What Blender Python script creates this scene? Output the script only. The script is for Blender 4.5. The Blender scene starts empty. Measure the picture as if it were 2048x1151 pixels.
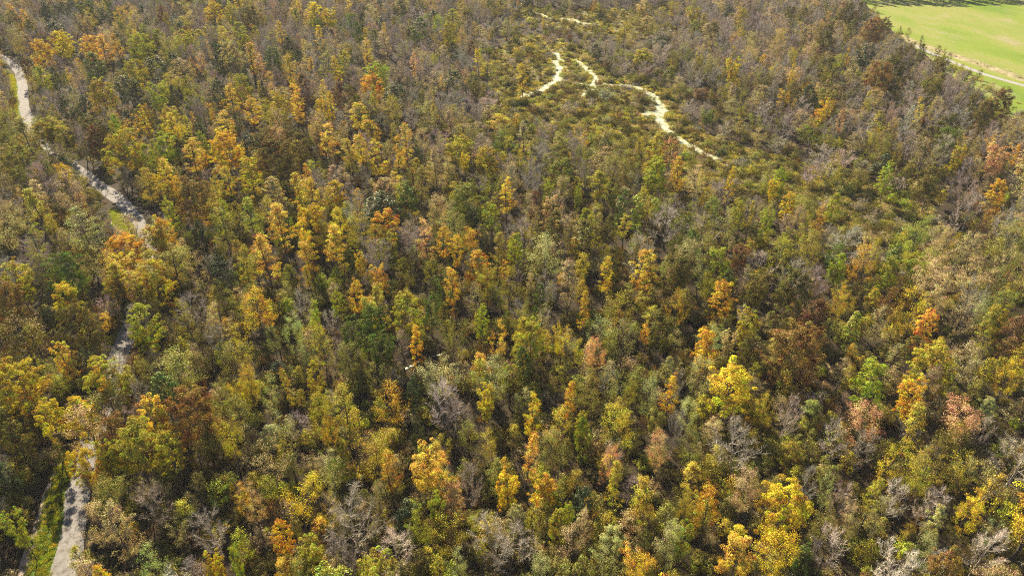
import bpy, math, random
import numpy as np
from mathutils import Vector, Matrix, Euler

# ------------------------------------------------------------------ camera, sky, sun
scene = bpy.context.scene
CAM_H, PITCH, FPX, PW, PH = 110.0, math.radians(33.0), 1420.0, 2048.0, 1151.0
cam_data = bpy.data.cameras.new('camera')
cam_data.sensor_width = 36.0
cam_data.lens = 36.0 * FPX / PW
cam_data.clip_start = 1.0
cam_data.clip_end = 8000.0
cam = bpy.data.objects.new('camera', cam_data)
scene.collection.objects.link(cam)
cam.location = (0, 0, CAM_H)
cam.rotation_euler = (math.pi / 2 - PITCH, 0, 0)
scene.camera = cam

SUN_EL, SUN_AZ = math.radians(31.0), math.radians(-24.0)      # azimuth from +Y towards +X
world = bpy.data.worlds.new('World')
scene.world = world
world.use_nodes = True
wn = world.node_tree
bg = wn.nodes['Background']
sky = wn.nodes.new('ShaderNodeTexSky')
sky.sky_type = 'NISHITA'
sky.sun_disc = False
sky.sun_elevation = SUN_EL
sky.sun_rotation = SUN_AZ % (2 * math.pi)
sky.air_density = 0.7
sky.dust_density = 0.3
wn.links.new(sky.outputs[0], bg.inputs[0])
bg.inputs[1].default_value = 0.05
sun_data = bpy.data.lights.new('sun', 'SUN')
sun_data.energy = 5.0
sun_data.angle = math.radians(0.5)
sun_data.color = (1.0, 0.87, 0.64)
sun = bpy.data.objects.new('sun', sun_data)
scene.collection.objects.link(sun)
sdir = Vector((math.sin(SUN_AZ) * math.cos(SUN_EL), math.cos(SUN_AZ) * math.cos(SUN_EL), math.sin(SUN_EL)))
sun.rotation_euler = sdir.to_track_quat('Z', 'Y').to_euler()
sun.location = (0, 0, 300)
vs = scene.view_settings
vs.view_transform = 'Standard'
vs.look = 'None'
vs.gamma = 1.0
vs.exposure = 1.85
vs.use_curve_mapping = False
scene.cycles.max_bounces = 4
scene.cycles.use_denoising = False
scene.cycles.filter_width = 1.1
scene.cycles.diffuse_bounces = 1
scene.cycles.transmission_bounces = 2
scene.cycles.glossy_bounces = 2
scene.cycles.volume_bounces = 0

HAZE = 0.00007
rng = np.random.default_rng(7)
random.seed(7)
coll = scene.collection

# ------------------------------------------------------------------ where a picture point lies on the land
CP, SP = math.cos(PITCH), math.sin(PITCH)
def at(x, y, z=0.0):
    u, v = (x - PW / 2) / FPX, (y - PH / 2) / FPX
    down = v * CP + SP
    t = (CAM_H - z) / down
    return Vector((u * t, (CP - v * SP) * t, z))
def to_px(X, Y, Z):
    dz = CAM_H - Z
    d = Y * CP + dz * SP
    v = (dz * CP - Y * SP) / d
    return X / d * FPX + PW / 2, v * FPX + PH / 2, d
def inside(x, y, poly):
    c, n, j = False, len(poly), len(poly) - 1
    for i in range(n):
        xi, yi = poly[i]; xj, yj = poly[j]
        if (yi > y) != (yj > y) and x < (xj - xi) * (y - yi) / (yj - yi) + xi:
            c = not c
        j = i
    return c

# ------------------------------------------------------------------ materials
def new_mat(name):
    m = bpy.data.materials.new(name)
    m.use_nodes = True
    nt = m.node_tree
    nt.nodes.clear()
    out = nt.nodes.new('ShaderNodeOutputMaterial')
    return m, nt, out
def N(nt, kind, **kw):
    n = nt.nodes.new(kind)
    for k, v in kw.items():
        if k.startswith('i_'):
            key = k[2:]
            key = int(key) if key.isdigit() else key
            n.inputs[key].default_value = v
        else:
            setattr(n, k, v)
    return n
def math_n(nt, op, a, b=None, clamp=False):
    n = nt.nodes.new('ShaderNodeMath'); n.operation = op; n.use_clamp = clamp
    for i, s in enumerate((a, b)):
        if s is None: continue
        if isinstance(s, (int, float)): n.inputs[i].default_value = s
        else: nt.links.new(s, n.inputs[i])
    return n.outputs[0]
def mixc(nt, fac, a, b, mode='MIX'):
    n = nt.nodes.new('ShaderNodeMix'); n.data_type = 'RGBA'; n.blend_type = mode
    for i, s in ((0, fac), (6, a), (7, b)):
        if isinstance(s, (int, float)): n.inputs[i].default_value = s
        elif isinstance(s, tuple): n.inputs[i].default_value = (*s, 1) if len(s) == 3 else s
        else: nt.links.new(s, n.inputs[i])
    return n.outputs[2]
def noise(nt, scale, detail=3, vec=None, rough=0.55):
    n = N(nt, 'ShaderNodeTexNoise'); n.inputs['Scale'].default_value = scale
    n.inputs['Detail'].default_value = detail; n.inputs['Roughness'].default_value = rough
    if vec is not None: nt.links.new(vec, n.inputs['Vector'])
    return n.outputs[0]
def ramp(nt, fac, stops):
    n = N(nt, 'ShaderNodeValToRGB')
    nt.links.new(fac, n.inputs[0])
    el = n.color_ramp.elements
    while len(el) < len(stops): el.new(0.5)
    for e, (p, c) in zip(el, stops):
        e.position = p; e.color = (*c, 1)
    return n.outputs[0]

def leaf_material(name, translucency=0.32, gloss=0.012):
    m, nt, out = new_mat(name)
    tint = N(nt, 'ShaderNodeAttribute', attribute_name='tint', attribute_type='INSTANCER').outputs['Color']
    lv = N(nt, 'ShaderNodeAttribute', attribute_name='leafvar').outputs['Fac']
    cv = N(nt, 'ShaderNodeAttribute', attribute_name='clumpvar').outputs['Fac']
    hs = N(nt, 'ShaderNodeHueSaturation')
    h = math_n(nt, 'MULTIPLY_ADD', cv, 0.13); nt.nodes[-1].inputs[2].default_value = 0.44
    h2 = math_n(nt, 'MULTIPLY_ADD', lv, 0.04)
    nt.nodes[-1].inputs[2].default_value = -0.02
    h3 = math_n(nt, 'ADD', h, h2)
    v = math_n(nt, 'MULTIPLY_ADD', lv, 0.7); nt.nodes[-1].inputs[2].default_value = 0.45
    v = math_n(nt, 'MULTIPLY_ADD', cv, 0.4); nt.links.new(nt.nodes[-2].outputs[0], nt.nodes[-1].inputs[2])
    nt.links.new(h3, hs.inputs['Hue']); nt.links.new(v, hs.inputs['Value'])
    nt.links.new(tint, hs.inputs['Color'])
    col = hs.outputs[0]
    d = N(nt, 'ShaderNodeBsdfDiffuse'); nt.links.new(col, d.inputs[0])
    t = N(nt, 'ShaderNodeBsdfTranslucent')
    tc = mixc(nt, 1.0, col, (1.0, 0.93, 0.40), 'MULTIPLY')
    nt.links.new(tc, t.inputs[0])
    mx = N(nt, 'ShaderNodeMixShader', i_0=translucency)
    nt.links.new(d.outputs[0], mx.inputs[1]); nt.links.new(t.outputs[0], mx.inputs[2])
    g = N(nt, 'ShaderNodeBsdfGlossy', i_Roughness=0.42); g.inputs[0].default_value = (1, 0.93, 0.75, 1)
    mx2 = N(nt, 'ShaderNodeMixShader', i_0=gloss)
    nt.links.new(mx.outputs[0], mx2.inputs[1]); nt.links.new(g.outputs[0], mx2.inputs[2])
    nt.links.new(mx2.outputs[0], out.inputs[0])
    return m
def bark_material(name, c1, c2):
    m, nt, out = new_mat(name)
    r = N(nt, 'ShaderNodeObjectInfo').outputs['Random']
    n = noise(nt, 1.3, 4)
    f = math_n(nt, 'MULTIPLY_ADD', r, 0.6); nt.links.new(n, nt.nodes[-1].inputs[2])
    f = math_n(nt, 'SUBTRACT', f, 0.25, True)
    c = mixc(nt, f, c1, c2)
    b = N(nt, 'ShaderNodeBsdfPrincipled', i_Roughness=0.85)
    nt.links.new(c, b.inputs['Base Color']); nt.links.new(b.outputs[0], out.inputs[0])
    return m
def twig_material(name):
    m, nt, out = new_mat(name)
    tint = N(nt, 'ShaderNodeAttribute', attribute_name='tint', attribute_type='INSTANCER').outputs['Color']
    lv = N(nt, 'ShaderNodeAttribute', attribute_name='leafvar').outputs['Fac']
    v = math_n(nt, 'MULTIPLY_ADD', lv, 0.8); nt.nodes[-1].inputs[2].default_value = 0.6
    hs = N(nt, 'ShaderNodeHueSaturation'); nt.links.new(v, hs.inputs['Value']); nt.links.new(tint, hs.inputs['Color'])
    d = N(nt, 'ShaderNodeBsdfDiffuse'); nt.links.new(hs.outputs[0], d.inputs[0])
    nt.links.new(d.outputs[0], out.inputs[0])
    return m
LEAF = leaf_material('leaves')
LEAF_DARK = leaf_material('glossy leaves', 0.28, 0.03)
BARK = bark_material('bark', (0.03, 0.024, 0.019), (0.11, 0.09, 0.072))
BARK_PALE = bark_material('weathered bark', (0.16, 0.13, 0.115), (0.42, 0.36, 0.31))
TWIG = twig_material('bare twigs')
GRASSM = leaf_material('grass blades', 0.4, 0.03)

def ground_material(name, stops, scale, fine=9.0, bump=0.3, rough=0.9, speck=0.35):
    m, nt, out = new_mat(name)
    pos = N(nt, 'ShaderNodeNewGeometry').outputs['Position']
    a = noise(nt, scale, 5, pos)
    c = ramp(nt, a, stops)
    b_ = noise(nt, fine, 4, pos, 0.7)
    v = math_n(nt, 'MULTIPLY_ADD', b_, speck * 2); nt.nodes[-1].inputs[2].default_value = 1.0 - speck
    hs = N(nt, 'ShaderNodeHueSaturation'); nt.links.new(v, hs.inputs['Value']); nt.links.new(c, hs.inputs['Color'])
    p = N(nt, 'ShaderNodeBsdfPrincipled', i_Roughness=rough)
    p.inputs['Specular IOR Level'].default_value = 0.12
    nt.links.new(hs.outputs[0], p.inputs['Base Color'])
    bp = N(nt, 'ShaderNodeBump', i_Strength=bump, i_Distance=0.25); nt.links.new(b_, bp.inputs['Height'])
    nt.links.new(bp.outputs[0], p.inputs['Normal'])
    nt.links.new(p.outputs[0], out.inputs[0])
    return m
M_LITTER = ground_material('leaf litter', [(0.3, (0.016, 0.012, 0.008)), (0.5, (0.042, 0.029, 0.016)), (0.7, (0.032, 0.03, 0.012))], 0.35, 2.2, 1.0, .95, .6)
M_MARSH = ground_material('wet meadow', [(0.32, (0.05, 0.045, 0.02)), (0.5, (0.15, 0.125, 0.05)), (0.62, (0.14, 0.15, 0.04)), (0.75, (0.18, 0.11, 0.06))], 0.10, 1.6, 0.8)
M_ROAD = ground_material('pale gravel road', [(0.3, (0.11, 0.09, 0.07)), (0.43, (0.18, 0.165, 0.152)), (0.6, (0.24, 0.222, 0.21)), (0.75, (0.14, 0.11, 0.075))], 0.7, 9.0, 0.4, 0.9, 0.3)
M_PATH = ground_material('bare earth path', [(0.3, (0.22, 0.16, 0.12)), (0.6, (0.38, 0.30, 0.24)), (0.8, (0.28, 0.20, 0.14))], 0.5, 8.0, 0.5)
M_VERGE = ground_material('verge grass', [(0.3, (0.05, 0.08, 0.018)), (0.55, (0.09, 0.14, 0.025)), (0.75, (0.15, 0.13, 0.04))], 0.4, 6.0, 0.8)
M_SHOULDER = ground_material('leafy shoulder', [(0.35, (0.26, 0.17, 0.07)), (0.5, (0.38, 0.25, 0.10)), (0.7, (0.20, 0.16, 0.07))], 0.9, 10.0, 0.5)
M_LANE = ground_material('farm lane gravel', [(0.3, (0.24, 0.225, 0.215)), (0.7, (0.32, 0.30, 0.29))], 0.3, 5.0, 0.2)
M_BANK = ground_material('dry bank grass', [(0.3, (0.14, 0.14, 0.045)), (0.5, (0.24, 0.21, 0.11)), (0.7, (0.36, 0.30, 0.2))], 0.22, 1.2, 0.9, 0.95, 0.45)

def field_material():
    m, nt, out = new_mat('field grass')
    pos = N(nt, 'ShaderNodeNewGeometry').outputs['Position']
    mp = N(nt, 'ShaderNodeMapping'); nt.links.new(pos, mp.inputs[0])
    mp.inputs['Scale'].default_value = (1.0, 0.45, 1.0); mp.inputs['Rotation'].default_value = (0, 0, 0.5)
    a = noise(nt, 0.022, 4, mp.outputs[0])
    c = ramp(nt, a, [(0.35, (0.105, 0.165, 0.009)), (0.47, (0.15, 0.195, 0.018)), (0.56, (0.19, 0.20, 0.045)), (0.66, (0.14, 0.19, 0.018))])
    b_ = noise(nt, 0.03, 6, mp.outputs[0], 0.7)
    f = math_n(nt, 'MULTIPLY_ADD', b_, 7.0, True); nt.nodes[-1].inputs[2].default_value = -3.75
    f = math_n(nt, 'MULTIPLY', f, 0.8)
    c = mixc(nt, f, c, (0.27, 0.21, 0.14))
    w = N(nt, 'ShaderNodeTexWave'); w.inputs['Scale'].default_value = 0.16; w.inputs['Distortion'].default_value = 3
    mp2 = N(nt, 'ShaderNodeMapping'); nt.links.new(pos, mp2.inputs[0]); mp2.inputs['Rotation'].default_value = (0, 0, 1.1)
    nt.links.new(mp2.outputs[0], w.inputs['Vector'])
    fine = noise(nt, 0.9, 4, pos, 0.7)
    v = math_n(nt, 'MULTIPLY_ADD', fine, 0.6); nt.nodes[-1].inputs[2].default_value = 0.68
    v = math_n(nt, 'MULTIPLY_ADD', w.outputs['Fac'], 0.10)
    nt.links.new(nt.nodes[-2].outputs[0], nt.nodes[-1].inputs[2])
    hs = N(nt, 'ShaderNodeHueSaturation'); nt.links.new(v, hs.inputs['Value']); nt.links.new(c, hs.inputs['Color'])
    p = N(nt, 'ShaderNodeBsdfPrincipled', i_Roughness=0.85)
    p.inputs['Specular IOR Level'].default_value = 0.12
    nt.links.new(hs.outputs[0], p.inputs['Base Color'])
    bp = N(nt, 'ShaderNodeBump', i_Strength=0.5, i_Distance=0.2); nt.links.new(fine, bp.inputs['Height']); nt.links.new(bp.outputs[0], p.inputs['Normal'])
    nt.links.new(p.outputs[0], out.inputs[0])
    return m
M_FIELD = field_material()
def creek_material():
    m, nt, out = new_mat('pale mottled water')
    pos = N(nt, 'ShaderNodeNewGeometry').outputs['Position']
    a = noise(nt, 0.35, 6, pos, 0.7)
    c = ramp(nt, a, [(0.34, (0.10, 0.11, 0.04)), (0.43, (0.24, 0.25, 0.10)), (0.52, (0.42, 0.42, 0.28)), (0.7, (0.58, 0.56, 0.46))])  # water surface mottled from olive to cream
    p = N(nt, 'ShaderNodeBsdfPrincipled', i_Roughness=0.35)
    nt.links.new(c, p.inputs['Base Color'])
    bp = N(nt, 'ShaderNodeBump', i_Strength=0.3, i_Distance=0.05); nt.links.new(noise(nt, 2.0, 3, pos), bp.inputs['Height']); nt.links.new(bp.outputs[0], p.inputs['Normal'])
    nt.links.new(p.outputs[0], out.inputs[0])
    return m
M_CREEK = creek_material()

# ------------------------------------------------------------------ mesh helpers
def mesh_from(name, V, F, mats, mat_idx=None, attrs=None):
    """V (n,3); F list of (m,k) int arrays."""
    me = bpy.data.meshes.new(name)
    V = np.asarray(V, dtype=np.float32)
    loops = np.concatenate([f.ravel() for f in F]).astype(np.int32)
    sizes = np.concatenate([np.full(len(f), f.shape[1], dtype=np.int32) for f in F])
    starts = np.concatenate([[0], np.cumsum(sizes)[:-1]]).astype(np.int32)
    me.vertices.add(len(V)); me.vertices.foreach_set('co', V.ravel())
    me.loops.add(len(loops)); me.loops.foreach_set('vertex_index', loops)
    me.polygons.add(len(sizes)); me.polygons.foreach_set('loop_start', starts)
    for m in mats: me.materials.append(m)
    if mat_idx is not None:
        me.polygons.foreach_set('material_index', np.asarray(mat_idx, dtype=np.int32))
    me.update(calc_edges=True)
    for k, a in (attrs or {}).items():
        at_ = me.attributes.new(k, 'FLOAT', 'FACE')
        at_.data.foreach_set('value', np.asarray(a, dtype=np.float32))
    return me
def link(name, me, parent=None):
    o = bpy.data.objects.new(name, me)
    coll.objects.link(o)
    if parent is not None: o.parent = parent
    return o
def structure(name, me):
    o = link(name, me); o['kind'] = 'structure'; return o

class Wood:
    def __init__(s): s.V = []; s.F = []; s.n = 0; s.var = []
    def tube(s, pts, rad, k):
        pts = np.asarray(pts, float); m = len(pts)
        tg = np.gradient(pts, axis=0); tg /= np.linalg.norm(tg, axis=1)[:, None] + 1e-9
        ref = np.array([0.31, 0.93, 0.17])
        a = np.cross(tg, ref); a /= np.linalg.norm(a, axis=1)[:, None] + 1e-9
        b = np.cross(tg, a)
        ang = np.arange(k) * 2 * math.pi / k
        ring = pts[:, None] + np.asarray(rad)[:, None, None] * (np.cos(ang)[None, :, None] * a[:, None] + np.sin(ang)[None, :, None] * b[:, None])
        s.V.append(ring.reshape(-1, 3))
        i = np.arange(m - 1)[:, None] * k; j = np.arange(k)[None]; j2 = (j + 1) % k
        f = np.stack([i + j, i + j2, i + k + j2, i + k + j], -1).reshape(-1, 4) + s.n
        s.F.append(f); s.n += m * k
        s.var.append(np.full(len(f), random.random()))
    def ribbons(s, A, B, w, r):
        """flat tapering twigs A->B, vectorised"""
        d = B - A; L = np.linalg.norm(d, axis=1)[:, None] + 1e-9
        q = r.normal(size=A.shape); q -= (q * d).sum(1)[:, None] * d / L ** 2
        q /= np.linalg.norm(q, axis=1)[:, None] + 1e-9
        mid = (A + B) / 2 + r.normal(size=A.shape) * L * 0.08
        V = np.stack([A - q * w / 2, A + q * w / 2, mid + q * w * 0.4, mid - q * w * 0.4, B], 1)
        n = len(A); base = np.arange(n)[:, None] * 5 + s.n
        s.V.append(V.reshape(-1, 3)); s.n += n * 5
        s.F.append(base + np.array([[0, 1, 2, 3]])); s.var.append(r.random(n))
        s.F.append(base + np.array([[3, 2, 4]])); s.var.append(r.random(n))
    def mesh(s, name, mats):
        # group equal-size faces but keep var order
        return mesh_from(name, np.concatenate(s.V), s.F, mats, attrs={'leafvar': np.concatenate(s.var)})

ENV = {
    'dome': lambda t: (0.72 + 0.28 * math.sqrt(min(t, .35) / .35)) if t < .35 else math.sqrt(max(0.02, 1 - ((t - .35) / .65) ** 2)),
    'egg': lambda t: max(0.08, math.sin(math.pi * min(1, max(0, t)) ** 0.75)) ** 0.75,
    'cone': lambda t: (1 - t) ** 0.75 * min(1, 0.5 + t / .2) + 0.05,
    'vase': lambda t: 0.35 + 0.65 * min(1, t / .75) if t < .8 else math.sqrt(max(0.05, 1 - ((t - .75) / .27) ** 2)),
    'column': lambda t: 0.65 + 0.35 * math.sin(t * 9) ** 2 if t < .85 else max(0.1, 1 - (t - .85) / .17),
}
def gen_tree(seed, h, R, base=0.35, shape='dome', nb=16, ns=6, nt=0, clump=0.2, nleaf=25, ls=0.3, up=0.6, stray=0.15,
             trunk_r=None, multi=1, skip=0.0, tw=0.035, twl=(0.5, 1.3), flat=0.75):
    """returns dict of arrays: trunk Wood, crown (leaf quads or twig Wood)"""
    r = np.random.default_rng(seed); random.seed(seed)
    env = ENV[shape]; trunk = Wood(); fine = Wood()
    tr = trunk_r or 0.011 * h + 0.05
    hb = h * base
    lean = r.normal(size=2) * 0.03 * h
    m = 7; zs = np.linspace(0, h * (0.93 if shape in ('cone', 'egg', 'column') else 0.8), m)
    tp = np.stack([lean[0] * (zs / h) ** 1.5 + np.cumsum(r.normal(size=m)) * 0.008 * h, lean[1] * (zs / h) ** 1.5 + np.cumsum(r.normal(size=m)) * 0.008 * h, zs], 1)
    tp[0, :2] = 0; tp[0, 2] = -0.3
    if multi == 1:
        trunk.tube(tp, tr * np.linspace(1, 0.22, m) ** 1.1 * np.array([1.35] + [1] * (m - 1)), 6)
    ends = []; dirs = []; tips = []
    for i in range(nb):
        t = (i + r.random()) / nb
        if r.random() < skip: continue
        t = t ** 0.85
        az = i * 2.399 + r.normal() * 0.5
        rad = R * env(t) * (0.78 + 0.3 * r.random())
        zt = hb + t * (h - hb)
        end = np.array([math.cos(az) * rad + lean[0] * .7, math.sin(az) * rad + lean[1] * .7, zt])
        za = min(max(zt - up * rad - 0.1 * h * r.random(), hb * 0.55), zs[-1] * 0.97)
        if multi > 1:
            st = np.array([r.normal() * 0.2 * R * .4, r.normal() * 0.2 * R * .4, -0.1]); za = 0
        else:
            st = np.array([np.interp(za, tp[:, 2], tp[:, 0]), np.interp(za, tp[:, 2], tp[:, 1]), za])
        mid1 = st + (end - st) * 0.35 + np.array([math.cos(az), math.sin(az), 0]) * rad * 0.10
        mid2 = st + (end - st) * 0.7 + r.normal(size=3) * 0.05 * rad
        path = np.array([st, mid1, mid2, end])
        br = max(0.03, tr * 0.42 * (1 - 0.6 * t)) if multi == 1 else 0.035
        trunk.tube(path, br * np.array([1, .7, .42, .18]), 4)
        for k in range(ns):
            s = 0.35 + 0.65 * (k + r.random()) / ns
            p = st + (end - st) * s if s < .35 else path[1] + (path[3] - path[1]) * (s - .35) / .65
            d = (end - st) / (np.linalg.norm(end - st) + 1e-6) * 0.7 + r.normal(size=3) * 0.6 + np.array([0, 0, up * 0.5])
            d /= np.linalg.norm(d)
            L = R * (0.2 + 0.28 * r.random()) * (1.1 - 0.4 * t)
            e = p + d * L
            if nt:
                fine.tube(np.array([p, p + d * L * .5 + r.normal(size=3) * .05 * L, e]), np.array([.022, .016, .008]) * (0.6 + h / 30), 3)
            else:
                trunk.tube(np.array([p, e]), [.035, .012], 3)
            ends.append(e); dirs.append(d); tips.append(p)
    ends = np.array(ends); dirs = np.array(dirs); tips = np.array(tips)
    out = {'trunk': trunk}
    if nt:
        n = len(ends) * nt
        s = r.random((n, 1)) ** 0.7
        P = np.repeat(tips, nt, 0) * (1 - s) + np.repeat(ends, nt, 0) * s
        D = np.repeat(dirs, nt, 0) * 0.55 + r.normal(size=(n, 3)) * 0.5 + np.array([0, 0, 0.35 * up])
        D /= np.linalg.norm(D, axis=1)[:, None]
        L = twl[0] + (twl[1] - twl[0]) * r.random((n, 1))
        fine.ribbons(P, P + D * L, tw, r)
        out['twigs'] = fine
    if nleaf:
        K = len(ends)
        cvar = np.clip(r.normal(0.5, 0.22, K), 0, 1)
        cnt = r.poisson(nleaf, K)
        idx = np.repeat(np.arange(K), cnt); n = len(idx)
        rc = R * clump * (0.6 + 0.8 * r.random(K))
        d = r.normal(size=(n, 3)); d /= np.linalg.norm(d, axis=1)[:, None]
        d[:, 2] = np.where(d[:, 2] < -0.2, -d[:, 2] * 0.7, d[:, 2])
        rr = (1 - stray) * (0.55 + 0.45 * r.random((n, 1)) ** .5) + stray * r.random((n, 1)) * 2.2
        P = ends[idx] + d * rr * rc[idx][:, None] * np.array([1, 1, flat])
        cen = np.array([lean[0] * .6, lean[1] * .6, hb + (h - hb) * 0.45])
        outw = P - cen; outw /= np.linalg.norm(outw, axis=1)[:, None] + 1e-6
        nn = r.normal(size=(n, 3)) * 0.55 + outw * 0.75 + d * 0.4 + np.array([0, 0, 0.25])
        nn /= np.linalg.norm(nn, axis=1)[:, None]
        a = np.cross(nn, r.normal(size=(n, 3))); a /= np.linalg.norm(a, axis=1)[:, None]
        b = np.cross(nn, a)
        sz = ls * (0.6 + 0.8 * r.random((n, 1)))
        V = np.stack([P - a * sz * .6, P + b * sz * .42 + nn * sz * .08, P + a * sz * .6, P - b * sz * .42 + nn * sz * .08], 1)
        out['leafV'] = V.reshape(-1, 3)
        out['leafF'] = np.arange(n * 4).reshape(-1, 4)
        out['lv'] = r.random(n); out['cv'] = cvar[idx]
    return out

PROTO = {}      # kind -> list of dict(trunk, crown, h, R, obj for instancing)
proto_cols = {}
def add_proto(kind, seed, h, R, leafmat=LEAF, **kw):
    g = gen_tree(seed, h, R, **kw)
    i = len(PROTO.setdefault(kind, []))
    bark = BARK_PALE if kind == 'bare' and seed % 2 else BARK
    tm = g['trunk'].mesh(kind + '_trunk', [bark])
    Vs, Fs, mi, lv, cv = [], [], [], [], []
    tw = g['trunk']
    V = np.concatenate(tw.V); Vs.append(V); off = len(V)
    for f, v in zip(tw.F, tw.var):
        Fs.append(f); mi.append(np.zeros(len(f))); lv.append(v); cv.append(np.full(len(f), .5))
    crown = None
    cV, cF, cmi, clv, ccv, co = [], [], [], [], [], 0
    mats = []
    if 'twigs' in g:
        t = g['twigs']; mats.append(TWIG); V = np.concatenate(t.V); cV.append(V)
        for f, v in zip(t.F, t.var):
            cF.append(f); cmi.append(np.full(len(f), len(mats) - 1)); clv.append(v); ccv.append(np.full(len(f), .5))
        co += len(V)
    if 'leafV' in g:
        mats.append(leafmat); cV.append(g['leafV']); cF.append(g['leafF'] + co)
        cmi.append(np.full(len(g['leafF']), len(mats) - 1)); clv.append(g['lv']); ccv.append(g['cv'])
    crown = mesh_from(kind + '_crown', np.concatenate(cV), cF, mats, np.concatenate(cmi), {'leafvar': np.concatenate(clv), 'clumpvar': np.concatenate(ccv)})
    whole = mesh_from(kind + '_whole', np.concatenate(Vs + cV), Fs + [f + off for f in cF], [bark] + mats,
                      np.concatenate(mi + [m_ + 1 for m_ in cmi]), {'leafvar': np.concatenate(lv + clv), 'clumpvar': np.concatenate(cv + ccv)})
    po = bpy.data.objects.new('%s_form%02d' % (kind, i), whole)
    if kind not in proto_cols: proto_cols[kind] = bpy.data.collections.new(kind + '_forms')
    proto_cols[kind].objects.link(po)
    PROTO[kind].append(dict(trunk=tm, crown=crown, h=h, R=R))

for s in range(5): add_proto('dense_big', 10 + s, 18, 6.5, LEAF, base=.26, shape='dome', nb=32, ns=7, clump=.15, nleaf=110, ls=.23, up=.55, stray=.06)
for s in range(6): add_proto('dense', 30 + s, 15, 4, LEAF, base=.28, shape=['dome', 'egg', 'vase'][s % 3], nb=24, ns=6, clump=.19, nleaf=84, ls=.2, up=.6, stray=.08)
for s in range(4): add_proto('evergreen', 40 + s, 14, 4, LEAF_DARK, base=.2, shape=['dome', 'egg'][s % 2], nb=26, ns=6, clump=.18, nleaf=54, ls=.24, up=.4, stray=.06)
for s in range(7): add_proto('slender', 50 + s, 20, 3.0, LEAF, base=.34 + .05 * (s % 3), shape=['egg', 'cone'][s % 2], nb=22, ns=5, clump=.23, nleaf=58, ls=.17, up=1.6, stray=.3, skip=.15)
for s in range(9): add_proto('sparse', 70 + s, 17, 4, LEAF, base=.34, shape=['dome', 'egg', 'vase', 'egg'][s % 4], nb=20, ns=7, nt=5, clump=.2, nleaf=[16, 30, 48][s % 3], ls=.155, up=1.1, stray=.45, tw=.028, skip=.18)
for s in range(8): add_proto('bare', 90 + s, 16, 4.3, LEAF, base=.3, shape=['dome', 'vase', 'egg', 'dome'][s % 4], nb=22, ns=9, nt=16, nleaf=0, up=1.0, tw=.03, skip=.08)
for s in range(3): add_proto('cedar', 110 + s, 12, 2.2, LEAF_DARK, base=.06, shape='cone', nb=40, ns=4, clump=.22, nleaf=40, ls=.18, up=.1, stray=.12)
for s in range(3): add_proto('vine', 120 + s, 16, 1.9, LEAF_DARK, base=.15, shape='column', nb=28, ns=4, clump=.32, nleaf=44, ls=.22, up=.3, stray=.1)
for s in range(5): add_proto('shrub', 130 + s, 2.8, 1.7, LEAF, base=.1, shape='dome', nb=15, ns=5, nt=4, clump=.24, nleaf=34, ls=.13, up=.5, stray=.35, multi=2, tw=.022, twl=(.3, .7))
for s in range(3): add_proto('brush', 140 + s, 2.6, 1.8, LEAF, base=.12, shape='dome', nb=14, ns=6, nt=10, clump=.25, nleaf=3, ls=.15, up=.8, stray=.5, multi=2, tw=.022, twl=(.3, .9))
for s in range(4): add_proto('sapling', 150 + s, 7, 1.7, LEAF, base=.2, shape='egg', nb=14, ns=4, nt=3, clump=.3, nleaf=26, ls=.15, up=1.0, stray=.6, tw=.025)

def tuft_proto(kind, seed, h, R, n, w):
    r = np.random.default_rng(seed)
    A = np.concatenate([r.normal(size=(n, 2)) * R * .35, np.zeros((n, 1))], 1)
    D = np.concatenate([r.normal(size=(n, 2)) * .5, np.ones((n, 1))], 1)
    B = A + D * h * (0.5 + 0.5 * r.random((n, 1)))
    q = np.cross(B - A, r.normal(size=(n, 3))); q /= np.linalg.norm(q, axis=1)[:, None]
    mid = (A + B) / 2; mid[:, 2] += h * .12
    V = np.stack([A - q * w, A + q * w, mid + q * w * .8, mid - q * w * .8, B], 1).reshape(-1, 3)
    base = np.arange(n)[:, None] * 5
    me = mesh_from(kind, V, [base + np.array([[0, 1, 2, 3]]), base + np.array([[3, 2, 4]])], [GRASSM],
                   attrs={'leafvar': np.tile(r.random(n), 2), 'clumpvar': np.tile(r.random(n), 2)})
    po = bpy.data.objects.new('%s_form%02d' % (kind, seed % 10), me)
    if kind not in proto_cols: proto_cols[kind] = bpy.data.collections.new(kind + '_forms')
    proto_cols[kind].objects.link(po)
    PROTO.setdefault(kind, []).append(dict(h=h, R=R))
for s in range(4): tuft_proto('tussock', 200 + s, .9, 1.0, 90, .035)
for s in range(3): tuft_proto('grass_tuft', 210 + s, .32, .7, 70, .025)

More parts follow.
